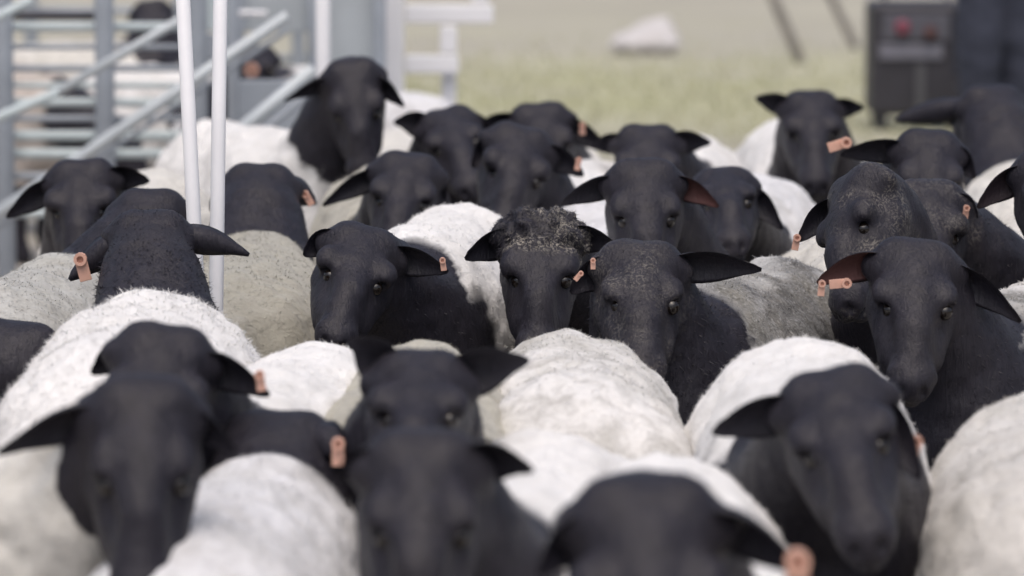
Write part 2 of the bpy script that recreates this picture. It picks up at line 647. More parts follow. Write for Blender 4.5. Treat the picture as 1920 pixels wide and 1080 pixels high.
def make_sheep(B, psi, label, head=None, group='sheep of the flock', tint=(0.66, 0.64, 0.61), dirt=0.4, seed=0,
               fine=0.0058, coarse=0.0132, fuzz=11000, H=1.0, W=0.172, neck_dark=0.12, soil=None, bib=False, fl=1.0, straw=0.0, shag=0.0, tags=()):
    """B: ground point under the trunk, psi: 0 faces the camera, positive turns the body to the picture's right side"""
    th = math.pi + math.radians(psi)
    root = empty('sheep', (B[0], B[1], 0), th)
    tag(root, label, 'sheep', group)
    ct, s_ = math.cos(th), math.sin(th)
    Rw = np.array([[ct, -s_, 0], [s_, ct, 0], [0, 0, 1]])      # body -> world
    o_w = np.array([B[0], B[1], 0.0])

    def tl(p):
        return (np.asarray(p) - o_w) @ Rw

    # ---- head frame in world
    ears = [None, None]
    hs = 1.0
    if head is None:
        # head hangs low in front of the chest
        P = o_w + Rw @ np.array([0.0, 0.66, 0.50 * H])
        Fh = Rw @ np.array([0.05, 0.62, -0.78])
        Rh = frame_for(Fh, np.array([0, 0, 1.0]))
    else:
        D = head['D']
        P = un(*head['c'], D)
        sc = F / D
        hs = head.get('hs', 1.0)
        dx, dy = (head['n'][0] - head['c'][0]) / sc, -(head['n'][1] - head['c'][1]) / sc
        Lf = 0.300 * hs
        dep = math.sqrt(max(Lf * Lf - dx * dx - dy * dy, 0.0))
        Fh = RT * dx + UP * dy + FW * dep * head['s']
        if head.get('Z') is not None:
            Zh = np.array(head['Z'], float)
        elif head['s'] < 0:
            Zh = -FW + 0.35 * UP
        else:
            Zh = UP - 0.2 * FW
        Rh = frame_for(Fh, Zh, head.get('tw', 0.0))
        # the read pixel is the top of the skull's outline: move the head's origin down by the skull's reach above it
        upl = UP @ Rh
        reach = upl @ np.array([0, .035, -.066]) + math.sqrt(((upl * np.array([.062, .078, .066])) ** 2).sum())
        P = P - UP * reach * hs
        for i, k in enumerate(('eL', 'eR')):
            if head.get(k) is not None:
                e = head[k]
                ears[i] = un(e[0], e[1], D + (e[2] if len(e) > 2 else 0.03))
    Pb = tl(P)
    Rb = Rw.T @ Rh                                             # head -> body

    rf = random.Random(seed * 7 + 3)
    fv3 = np.array([rf.uniform(.93, 1.07), rf.uniform(.97, 1.04), rf.uniform(.94, 1.08)])
    mz = rf.uniform(.90, 1.14)                                 # how broad the muzzle is
    brow = rf.uniform(.8, 1.25)

    def hl(*v):
        return Pb + Rb @ (np.array(v) * fv3 * hs)

    # ---- grid
    pts = np.array([hl(x, y, z) for x in (-.095, .095) for y in (-.06, .285) for z in (-.17, .03)])
    lo, hi = pts.min(0), pts.max(0)
    full_lo = np.minimum([-0.27, -0.62, -0.01], lo - 0.03)
    full_hi = np.maximum([0.27, 0.60, 0.78 * H], hi + 0.03)
    ax = [axis_grid(full_lo[a], full_hi[a], lo[a], hi[a], coarse, fine) for a in range(3)]
    fd = Field(*ax)

    # ---- trunk
    r = random.Random(seed + 17)
    j = lambda v, a=0.05: v * (1 + r.uniform(-a, a))
    kb = 0.07
    fd.ell((0, 0.04, 0.495 * H), (j(W), 0.42, j(0.200) * H), k=kb)
    fd.ell((0, 0.26, 0.49 * H), (j(W * .90), 0.22, j(0.200) * H), k=kb)
    fd.ell((0, -0.29, 0.505 * H), (j(W * .97), 0.23, j(0.190) * H), k=kb)
    fd.ell((0, -0.04, 0.42 * H), (j(W * .95), 0.36, 0.165), k=kb)
    fd.ell((0, 0.39, 0.46 * H), (0.125, 0.13, 0.15), k=kb)
    for sx in (-1, 1):
        fd.ell((sx * 0.085, -0.36, 0.46 * H), (0.085, 0.15, 0.17), k=0.05)
        fd.cone((sx * .10, .32, .42 * H), .068, (sx * .095, .33, .24), .036, 0.04)
        fd.cone((sx * .095, .33, .24), .034, (sx * .095, .315, .09), .025, 0.02)
        fd.cone((sx * .095, .315, .09), .025, (sx * .095, .335, .022), .031, 0.015)
        fd.cone((sx * .11, -.33, .42 * H), .10, (sx * .115, -.25, .31), .062, 0.05)
        fd.cone((sx * .115, -.25, .31), .055, (sx * .105, -.41, .24), .034, 0.02)
        fd.cone((sx * .105, -.41, .24), .033, (sx * .10, -.375, .08), .025, 0.02)
        fd.cone((sx * .10, -.375, .08), .025, (sx * .10, -.35, .022), .031, 0.015)
    fd.cone((0, -.50, .56 * H), .038, (0, -.545, .40 * H), .030, 0.03)
    # ---- neck: a bent cone from the chest to the back of the skull
    N0 = np.array([0, 0.36, 0.52 * H])
    N2 = hl(0, 0.00, -0.085)
    back = -Rb[:, 1] * 0.10 * hs
    N1 = (N0 + N2) / 2 + back * 0.35 + np.array([0, 0.02, 0.0])
    bez = [N0 * (1 - t) ** 2 + 2 * N1 * t * (1 - t) + N2 * t * t for t in np.linspace(0, 1, 7)]
    rad = np.interp(np.linspace(0, 1, 7), [0, 0.35, 1], [0.135, 0.104, 0.066 * hs])
    for a in range(6):
        fd.cone(bez[a], rad[a], bez[a + 1], rad[a + 1], 0.035)
    # ---- head
    E = lambda c, rr, k=0.025, cut=False: fd.ell(hl(*c), np.array(rr) * hs, Rb, k, cut)
    K = lambda a, ra, b, rb, k=0.025, cut=False: fd.cone(hl(*a), ra * hs, hl(*b), rb * hs, k, cut)
    E((0, .035, -.066), (.062, .078, .066))
    E((0, .088, -.060), (.056, .068, .052))
    K((0, .12, -.066), .044, (0, .226, -.072), .032 * mz)
    K((0, .09, -.036), .030, (0, .150, -.036), .026)
    K((0, .150, -.036), .026, (0, .224, -.058), .023 * mz)
    K((0, .045, -.105), .050, (0, .19, -.098), .028, 0.03)
    for sx in (-1, 1):
        E((sx * .048, .078, -.027), (.022 * brow, .032, .019 * brow), 0.014)
        E((sx * .034, -.010, -.040), (.030, .030, .030), 0.03)
        K((sx * .036, .055, -.095), .034, (sx * .026, .16, -.088), .024, 0.025)
        K((sx * .040, .012, -.050), .026, (sx * .068, .002, -.052), .019, 0.02)
        E((sx * .054, .150, -.032), (.021, .042, .022), 0.016, True)
        K((sx * .020, .226, -.062), .020, (sx * .013, .252, -.070), .014, 0.014)
    eyes_at = []

    def socket(sx):
        ne = nrm(np.array([sx * .80, .10, .55]))
        ts_ = np.linspace(0.0, 0.09, 91)
        L0 = np.array([sx * .010, .100, -.062])
        pp = np.array([hl(*(L0 + ne * t)) for t in ts_])
        ii = [np.clip(np.searchsorted(fd.ax[a], pp[:, a]), 0, len(fd.ax[a]) - 1) for a in range(3)]
        dv = fd.D[ii[0], ii[1], ii[2]]
        k0 = int(np.argmax(dv > 0))
        t = ts_[k0] if dv[k0] > 0 else 0.05
        surf = L0 + ne * (t - 0.002)
        Fy = nrm(np.array([0, 1.0, 0]) - ne * ne[1])
        Fx = np.cross(Fy, ne)
        Re = Rb @ np.stack([Fx, Fy, ne], 1)
        fd.ell(hl(*(surf + ne * .002)), np.array([.0095, .0135, .0085]) * hs, Re, .005, True)
        return surf - ne * .0100

    E((0, .247, -.068), (.026 * mz, .017, .026), 0.014)
    E((0, .226, -.100), (.024, .030, .018), 0.015)
    for sx in (-1, 1):
        eyes_at.append(socket(sx))
        E((sx * .017, .264, -.060), (.0075, .014, .012), 0.006, True)
        K((sx * .042, .19, -.090), .004, (sx * .012, .260, -.089), .006, 0.006, True)
    V, Q = fd.mesh(relax=2)

    # ---- which hair: black head and neck, black legs
    q = (V - Pb) @ Rb / hs
    nd = np.full(len(V), 9.0)
    nt_ = np.zeros(len(V))
    fine_t = np.linspace(0, 1, 25)
    bz = np.array([N0 * (1 - t) ** 2 + 2 * N1 * t * (1 - t) + N2 * t * t for t in fine_t])
    for t, c in zip(fine_t, bz):
        d = np.linalg.norm(V - c, axis=1) - np.interp(t, [0, .35, 1], [.135, .108, .074])
        m = d < nd
        nd[m] = d[m]; nt_[m] = t
    wob = 0.16 * vnoise(V, 0.06, seed) + 0.05 * vnoise(V, 0.02, seed + 3)
    inhead = ((q[:, 0] / .10) ** 2 + ((q[:, 1] - .10) / .20) ** 2 + ((q[:, 2] + .07) / .10) ** 2) < 1.2 + 1.6 * wob
    inhead |= (q[:, 1] > .16) & (q[:, 1] < .30) & (np.abs(q[:, 0]) < .06) & (q[:, 2] > -.14) & (q[:, 2] < .03)
    dark = np.clip((nt_ + wob - neck_dark) / 0.05 + 0.5, 0, 1) * np.clip(((0.06 if neck_dark > 0 else 0.085) - nd) / 0.03, 0, 1)
    dark = np.maximum(dark, inhead)
    if bib:
        dark = np.maximum(dark, np.clip((V[:, 1] - 0.27 + 0.3 * wob) / 0.03, 0, 1) * np.clip((0.655 - V[:, 2]) / 0.03, 0, 1))
    leg = np.clip((0.275 + 0.04 * wob * 5 - V[:, 2]) / 0.02, 0, 1)
    dark = np.maximum(dark, leg)
    # ---- wool relief
    Nn = vnormals(V, Q)
    wool = 1 - dark
    amp = wool * (0.008 * vnoise(V, 0.11, seed) + 0.0075 * vnoise(V, 0.05, seed + 1) + 0.0045 * vnoise(V, 0.024, seed + 2))
    neckw = dark * (~inhead) * (V[:, 2] > 0.3)
    amp += neckw * (0.003 * vnoise(V, 0.03, seed + 5))
    top = inhead * np.clip((0.075 - q[:, 1]) / 0.04, 0, 1) * np.clip((q[:, 2] + 0.09) / 0.03, 0, 1)
    strawv = straw * np.clip((top if shag else inhead * 0.4) * (0.55 + 1.5 * vnoise(V, 0.04, seed + 4)), 0, 1)
    if shag:
        top = inhead * np.clip((0.075 - q[:, 1]) / 0.04, 0, 1) * np.clip((q[:, 2] + 0.09) / 0.03, 0, 1)
        amp += shag * top * (0.007 + 0.012 * vnoise(V, 0.014, seed + 9))
    amp += inhead * (0.0016 * vnoise(V, 0.032, seed + 6) + 0.0009 * vnoise(V, 0.014, seed + 7))
    V = V + Nn * amp[:, None]

    soilv = np.zeros(len(V))
    if soil is not None:
        dz = np.linalg.norm((V - np.array(soil[:3])) / np.array(soil[3:6]), axis=1) + 0.45 * vnoise(V, 0.07, seed + 8)
        soilv = np.clip((1.1 - dz) / 0.35, 0, 1) * (1 - dark)
    # ---- ears
    Vs, Qs, dk, pk = [V], [Q], [dark], [np.zeros(len(V))]
    roots = [hl(.060, .004, -.050), hl(-.060, .004, -.050)]
    rw = [o_w + Rw @ p for p in roots]
    if (rw[0] @ RT) > (rw[1] @ RT):
        roots = roots[::-1]
        rw = rw[::-1]
    pinks = (head or {}).get('pink', (0, 0))
    ewid = (head or {}).get('ew', 0.030)
    for i in range(2):
        out = nrm(roots[i] - hl(0, .004, -.050))
        if ears[i] is None:
            tipb = roots[i] + out * 0.115 - Rb[:, 2] * 0.0 + np.array([0, 0, -0.035]) - Rb[:, 1] * 0.01
        else:
            tipb = tl(ears[i])
            L = np.linalg.norm(tipb - roots[i])
            if L > 0.175 or L < 0.06:
                print('EAR', label[:30], i, round(L, 3))
        inner_root = roots[i] - out * 0.022
        op = nrm(Rb[:, 1] * 0.75 + Rb[:, 2] * 0.35 - np.array([0, 0, 0.25]))
        ev, eq, inn = ear_loft(inner_root, tipb, op, ewid * hs * r.uniform(.9, 1.15), droop=r.uniform(.006, .022), blunt=r.uniform(3.0, 7.0))
        # orient outward
        base = sum(len(v) for v in Vs)
        Vs.append(ev); Qs.append(eq + base); dk.append(np.ones(len(ev))); pk.append(inn * pinks[i])
    V, Q = np.concatenate(Vs), np.concatenate(Qs)
    dark, pink = np.concatenate(dk), np.concatenate(pk)
    me = quadmesh('body', V, Q)
    for nm, arr in (('dark', dark), ('pink', pink), ('straw', np.concatenate([strawv, np.zeros(len(V) - len(strawv))])), ('soil', np.concatenate([soilv, np.zeros(len(V) - len(soilv))]))):
        a = me.attributes.new(nm, 'FLOAT', 'POINT')
        a.data.foreach_set('value', arr.astype(np.float32))
    body = link_mesh('body', me, COAT, root)
    body.color = (*tint, dirt)
    # ---- eyes
    for sx in (-1, 1):
        e = bpy.data.objects.new('eye', EYE)
        COL.objects.link(e)
        e.parent = root
        e.location = hl(*eyes_at[(sx + 1) // 2])
        e.scale = (hs, hs, hs)
    # ---- loose fibres of the fleece (and of the longer neck hair)
    if fuzz:
        fuzz = int(fuzz * 1.3)
        nq = len(Qs[0])
        Qb = Qs[0]
        cen = V[Qb].mean(1)
        area = 0.5 * np.linalg.norm(np.cross(V[Qb[:, 2]] - V[Qb[:, 0]], V[Qb[:, 3]] - V[Qb[:, 1]]), axis=1)
        fw_ = (1 - dark[Qb].mean(1)) + 0.8 * neckw[Qb].mean(1)
        headv = inhead.astype(float) * (1 - (top * shag if shag else 0))
        fw_ = fw_ + 1.6 * headv[Qb].mean(1)
        if shag:
            fw_ = fw_ + 6.0 * shag * top[Qb].mean(1)
        w = area * fw_ * np.clip((cen[:, 2] - 0.32) / 0.08, 0.02, 1)
        pick = RNG.choice(nq, fuzz, p=w / w.sum())
        Nb = vnormals(V, Q)
        u, v = RNG.random((fuzz, 1)), RNG.random((fuzz, 1))
        qa = Qb[pick]
        lerp = lambda A: (A[qa[:, 0]] * (1 - u) + A[qa[:, 1]] * u) * (1 - v) + (A[qa[:, 3]] * (1 - u) + A[qa[:, 2]] * u) * v
        p0 = lerp(V)
        n0 = lerp(Nb)
        n0 /= np.linalg.norm(n0, axis=1)[:, None] + 1e-9
        tan = RNG.normal(size=(fuzz, 3)) + np.array([0, -0.5, -0.6])
        tan -= n0 * (tan * n0).sum(1)[:, None]
        tan /= np.linalg.norm(tan, axis=1)[:, None] + 1e-9
        dd = tan + n0 * RNG.uniform(0.25, 0.85, (fuzz, 1)) ** 1.5
        dd /= np.linalg.norm(dd, axis=1)[:, None]
        ln = fl * RNG.uniform(0.005, 0.0135, (fuzz, 1)) * (1 - 0.62 * np.clip(headv[qa].mean(1), 0, 1))[:, None]
        side = np.cross(dd, n0)
        side /= np.linalg.norm(side, axis=1)[:, None] + 1e-9
        wd = RNG.uniform(0.0005, 0.0012, (fuzz, 1))
        fv = np.empty((fuzz * 3, 3))
        fv[0::3] = p0 - side * wd - n0 * 0.001
        fv[1::3] = p0 + side * wd - n0 * 0.001
        fv[2::3] = p0 + dd * ln
        fm = quadmesh('fleece', fv, np.arange(fuzz * 3).reshape(-1, 3))
        d3 = np.repeat(dark[qa].mean(1), 3)
        for nm, arr in (('dark', d3), ('pink', d3 * 0), ('straw', np.repeat(strawv[qa].mean(1), 3)), ('soil', np.repeat(soilv[qa].mean(1), 3))):
            a = fm.attributes.new(nm, 'FLOAT', 'POINT')
            a.data.foreach_set('value', arr.astype(np.float32))
        fo = link_mesh('fleece', fm, COAT, root)
        fo.color = (*tint, dirt)
        fo['kind'] = 'stuff'
    # ---- ear tags
    for tg in tags:
        x, y, dD, roll = tg[:4]
        size = tg[4] if len(tg) > 4 else 1.0
        o = bpy.data.objects.new('ear_tag', tag_mesh())
        COL.objects.link(o)
        o.parent = root
        wp = un(x, y, head['D'] + dD)
        yaw = (tg[5] if len(tg) > 5 else 0.0)
        R = Matrix.Rotation(-th, 4, 'Z') @ Matrix.Rotation(math.radians(yaw), 4, 'Z') @ Matrix.Rotation(math.radians(roll), 4, 'Y')
        lp = tl(wp)
        o.matrix_local = Matrix.Translation(Vector(lp)) @ R @ Matrix.Scale(size, 4)
    return root


def hd(c, n, D, s=-1, eL=None, eR=None, **k):
    return dict(c=c, n=n, D=D, s=s, eL=eL, eR=eR, **k)


WHITE, CREAM, COOL, DIRTY, BEIGE = (0.77, 0.76, 0.75), (0.66, 0.64, 0.595), (0.68, 0.68, 0.70), (0.36, 0.345, 0.29), (0.42, 0.40, 0.335)
FLOCK = [
    # front rows
    dict(B=(-.37, 6.50), psi=-10, head=hd((310, 622), (284, 930), 5.95, eL=(172, 702, .06), eR=(505, 742), tw=6),
         tint=WHITE, dirt=.25, tags=[(487, 706, -.01, -8, .6)],
         label='black-headed sheep directly behind the big foremost head, ear tip beside an orange tag'),
    dict(B=(-.79, 5.82), psi=22, head=hd((268, 722), (285, 1130), 5.3, eL=(-5, 852), eR=(440, 850, .05), hs=1.04, tw=4),
         tint=CREAM, dirt=.35, neck_dark=.86, label='foremost big black-headed sheep at the lower left, one ear stretched straight out to the side'),
    dict(B=(-.37, 5.57), psi=174, head=hd((532, 772), (575, 910), 6.05, s=1, eL=(440, 850), eR=(640, 852, -.12), hs=1.1),
         tint=COOL, dirt=.55, H=.94, W=.155, tags=[(634, 836, -.22, 0, .8)],
         label='sheep turned away in front, grey-white rump to the viewer, pink tag on ear'),
    dict(B=(-.15, 6.41), psi=-1, head=hd((790, 668), (775, 890), 5.85, eL=(655, 640, .02), eR=(992, 676), ew=.033),
         tint=BEIGE, dirt=.85, label='sheep with one ear raised and one pointing out, dirty beige fleece behind its head'),
    dict(B=(.01, 5.54), psi=-9, head=hd((790, 825), (790, 1215), 5.05, eL=(632, 905, .05), eR=(1000, 884), hs=1.02),
         tint=WHITE, dirt=.25, label='front sheep at the bottom centre with long bare black face and thin horizontal ear'),
    dict(B=(.20, 5.22), psi=0, head=hd((1215, 915), (1222, 1440), 4.62, eL=(1010, 1080), eR=(1512, 1080, -.0), hs=1.18),
         tint=WHITE, dirt=.15, tags=[(1495, 1060, -.02, 0, 1.2)],
         label='nearest sheep cut by the bottom edge, only black crown and white back arc showing'),
    dict(B=(.435, 6.24), psi=-2, head=hd((1555, 705), (1600, 985), 5.63, eL=(1335, 812), eR=(1724, 897, -.01), hs=1.04, tw=-6),
         tint=WHITE, dirt=.35, W=.182, H=1.05, tags=[(1716, 832, .03, 10, .8)], neck_dark=-.05, bib=True,
         label='sheep with head lowered and tilted, broad black neck below its muzzle, clean white back'),
    dict(B=(.105, 6.78), psi=181, tint=(.72, .705, .685), dirt=.95, fuzz=14000, fl=.8, W=.19, H=.985,
         label='plump cream-grey mottled rump of a sheep facing away near the middle, head hidden'),
    dict(B=(.77, 5.96), psi=175, tint=(.60, .58, .55), dirt=.5, fuzz=12000, W=.2,
         label='beige fleeced sheep rump cut by the lower right corner, head hidden'),
    # middle rows
    dict(B=(-.60, 6.76), psi=179, head=hd((285, 400), (300, 505), 7.42, s=1, eL=(130, 525, -.02), eR=(467, 478, -.0)),
         tint=WHITE, dirt=.2, fuzz=20000, fl=1.5, W=.215, H=1.09, tags=[(152, 490, -.06, -14, 1.0)], neck_dark=.2,
         label='sheep seen from behind, orange tube tag on its ear, fluffy white back'),
    dict(B=(.93, 7.66), psi=-23, head=hd((1720, 460), (1695, 722), 7.2, eL=(1532, 531), eR=(1914, 604), ew=.033, pink=(.75, 0), hs=1.04),
         tint=(.66, .65, .64), dirt=.6, fuzz=12000, soil=(-.1, .05, .62, .22, .34, .15), bib=True, tags=[(1541, 534, -.015, 5, .55), (1584, 531, -.015, 85, .75)],
         label='sheep facing the viewer with two orange tag pieces under its outstretched ear'),
    dict(B=(.70, 8.33), psi=6, head=hd((1575, 325), (1515, 570), 7.7, eL=(1498, 452, .06), eR=(1662, 350), hs=1.0, Z=(-.85, -.5, .3)),
         tint=CREAM, dirt=.7, fuzz=9000, straw=.55, tags=[(1494, 448, .04, 10, .6)],
         label='sheep with bony speckled head turned to the side, one eye showing, muzzle pointing down'),
    dict(B=(.85, 9.55), psi=-6, head=hd((1745, 252), (1735, 465), 8.9, eL=(1575, 290), eR=(1828, 335), hs=1.04),
         tint=CREAM, dirt=.5, tags=[(1583, 268, -.04, 72, 1.0)], fuzz=6000,
         label='black head in the right rear with long low ear carrying an orange tag'),
    dict(B=(1.04, 8.70), psi=-5, head=hd((1745, 345), (1735, 560), 8.2, eL=(1640, 420), eR=(1832, 410)),
         tint=CREAM, dirt=.6, tags=[(1812, 392, -.03, 8, .55)], straw=.4,
         label='black head mostly hidden above the sheep with two tag pieces, small pale tag on ear'),
    dict(B=(1.35, 8.52), psi=-5, head=hd((1972, 285), (1985, 500), 8.0, eL=(1833, 390), eR=None, pink=(.08, 0)),
         tint=COOL, dirt=.6, label='sheep cut off by the right edge, only drooping ear and half face visible'),
    dict(B=(-.89, 7.92), psi=172, head=hd((285, 362), (290, 470), 8.35, s=1, eL=(215, 425), eR=(362, 420)),
         tint=(.44, .44, .42), dirt=.8, fuzz=12000,
         label='grey fleeced sheep facing away at the left, dark poll just above the tube-tagged sheep'),
    dict(B=(-.15, 8.33), psi=-8, head=hd((690, 428), (642, 618), 7.75, eL=(570, 480), eR=(840, 510), tw=8, hs=1.02),
         tint=WHITE, dirt=.25, H=1.08, fuzz=14000, tags=[(830, 490, .02, -8, .5)], neck_dark=.05, bib=True,
         label='alert sheep right of the dirty greenish beige one, ears half down, white back behind'),
    dict(B=(.10, 8.58), psi=11, head=hd((1015, 408), (1005, 655), 7.85, eL=(872, 486), eR=(1160, 466), hs=1.05, ew=.031),
         tint=COOL, dirt=.4, fuzz=14000, straw=.75, shag=1.0, neck_dark=.0, bib=True,
         label='sheep with shaggy curly poll flecked with pale straw, in the centre of the flock'),
    dict(B=(.40, 7.80), psi=-20, head=hd((1205, 462), (1205, 695), 7.35, eL=(1070, 550), eR=(1428, 506), hs=1.04, ew=.03, tw=4),
         tint=(.60, .60, .60), dirt=.7, fuzz=20000, fl=1.15, straw=.4, soil=(-.19, .0, .57, .30, .50, .22), tags=[(1088, 514, -.02, 40, .4), (1112, 490, -.02, 0, .4)], neck_dark=-.02, bib=True,
         label='sheep with one thick ear stretched out and grey dirt-caked fleece'),
    dict(B=(-1.45, 7.36), psi=80, head=hd((40, 608), (110, 700), 7.2, s=1, eL=(-80, 690), eR=(125, 690, .05), hs=1.1),
         tint=CREAM, dirt=.3, label='dark head cut off by the left edge, below the grey fleeced back'),
    dict(B=(.27, 9.14), psi=12, head=hd((1208, 308), (1212, 540), 8.5, eL=(1052, 384), eR=(1347, 388), pink=(0, .7), hs=1.08),
         tint=COOL, dirt=.35, fuzz=9000,
         label='broad-faced sheep staring at the viewer with reddish inner ear and pale eye rims'),
    dict(B=(.54, 9.80), psi=-6, head=hd((1355, 318), (1368, 440), 9.1, eL=(1290, 385), eR=(1467, 430)),
         tint=COOL, dirt=.55, fuzz=8000,
         label='sheep with lifted nose and drooping ear beside the broad-faced staring sheep'),
    # rear rows
    dict(B=(.14, 10.13), psi=-11, head=hd((985, 238), (950, 425), 9.6, eL=(886, 314), eR=(1094, 330), tw=10, hs=1.08),
         tint=WHITE, dirt=.3, tags=[(1085, 302, -.03, 10, .6)], fuzz=5000,
         label='black face turned slightly aside with small orange tag, behind the straw-flecked poll'),
    dict(B=(.10, 11.40), psi=2, head=hd((1010, 196), (1035, 375), 10.8, eL=(888, 238), eR=(1142, 286), hs=1.1),
         tint=CREAM, dirt=.4, tags=[(1092, 236, .0, 0, .65)], fuzz=3000,
         label='rearmost central black head, half hidden by another face, with pinkish tag'),
    dict(B=(-.24, 11.19), psi=10, head=hd((835, 208), (885, 345), 10.6, eL=(738, 230), eR=(925, 245), hs=1.08),
         tint=CREAM, dirt=.4, fuzz=3000, label='black head tipped forward between the tall sheep and the centre pair'),
    dict(B=(-.66, 11.15), psi=24, head=hd((660, 113), (688, 335), 10.6, eL=(533, 190), eR=(758, 200), hs=1.06),
         tint=WHITE, dirt=.35, neck_dark=.35, fuzz=6000, H=1.04,
         label='tallest sheep with head held high at the rear beside the blurred white post'),
    dict(B=(-.28, 9.89), psi=5, head=hd((765, 292), (735, 480), 9.3, eL=(605, 386), eR=(835, 375, .06), hs=1.05),
         tint=BEIGE, dirt=.5, fuzz=6000, label='black head with long drooping ear, below and in front of the tallest sheep'),
    dict(B=(-.53, 8.40), psi=180, head=hd((490, 313), (500, 430), 9.0, s=1, eL=(395, 395), eR=(592, 382), hs=1.1),
         tint=DIRTY, dirt=.75, fuzz=12000, tags=[(574, 366, -.02, -30, .7)], H=1.0, W=.185,
         label='dirty greenish beige sheep seen from behind, black poll right of the white sticks'),
    dict(B=(-.88, 9.79), psi=-5, head=hd((150, 305), (160, 505), 9.2, eL=(12, 408), eR=(280, 340), hs=1.05),
         tint=CREAM, dirt=.5, fuzz=6000, label='black-faced sheep by the grey post at the left, ears slanting down like a roof'),
    dict(B=(1.23, 10.05), psi=178, head=hd((1850, 167), (1800, 285), 10.7, s=1, eL=(1678, 226), eR=(1950, 240), hs=1.2),
         tint=CREAM, dirt=.5, fuzz=4000, neck_dark=-.1,
         label='large dark head and neck at the right rear in front of the navy trousers'),
    dict(B=(.80, 11.62), psi=2, head=hd((1522, 178), (1522, 345), 11.0, eL=(1416, 184), eR=(1619, 203), hs=1.12),
         tint=WHITE, dirt=.3, fuzz=4000, label='rear sheep with flat-topped head and upturned ear against the yellow grass'),
    dict(B=(.44, 10.99), psi=-3, head=hd((1215, 240), (1212, 420), 10.3, eL=(1104, 275), eR=(1333, 268), hs=1.1),
         tint=WHITE, dirt=.3, fuzz=5000, label='black head with ears straight out to both sides, just above the broad-faced sheep'),
]


def build_flock():
    for i, a in enumerate(FLOCK):
        make_sheep(seed=i * 3 + 1, **a)


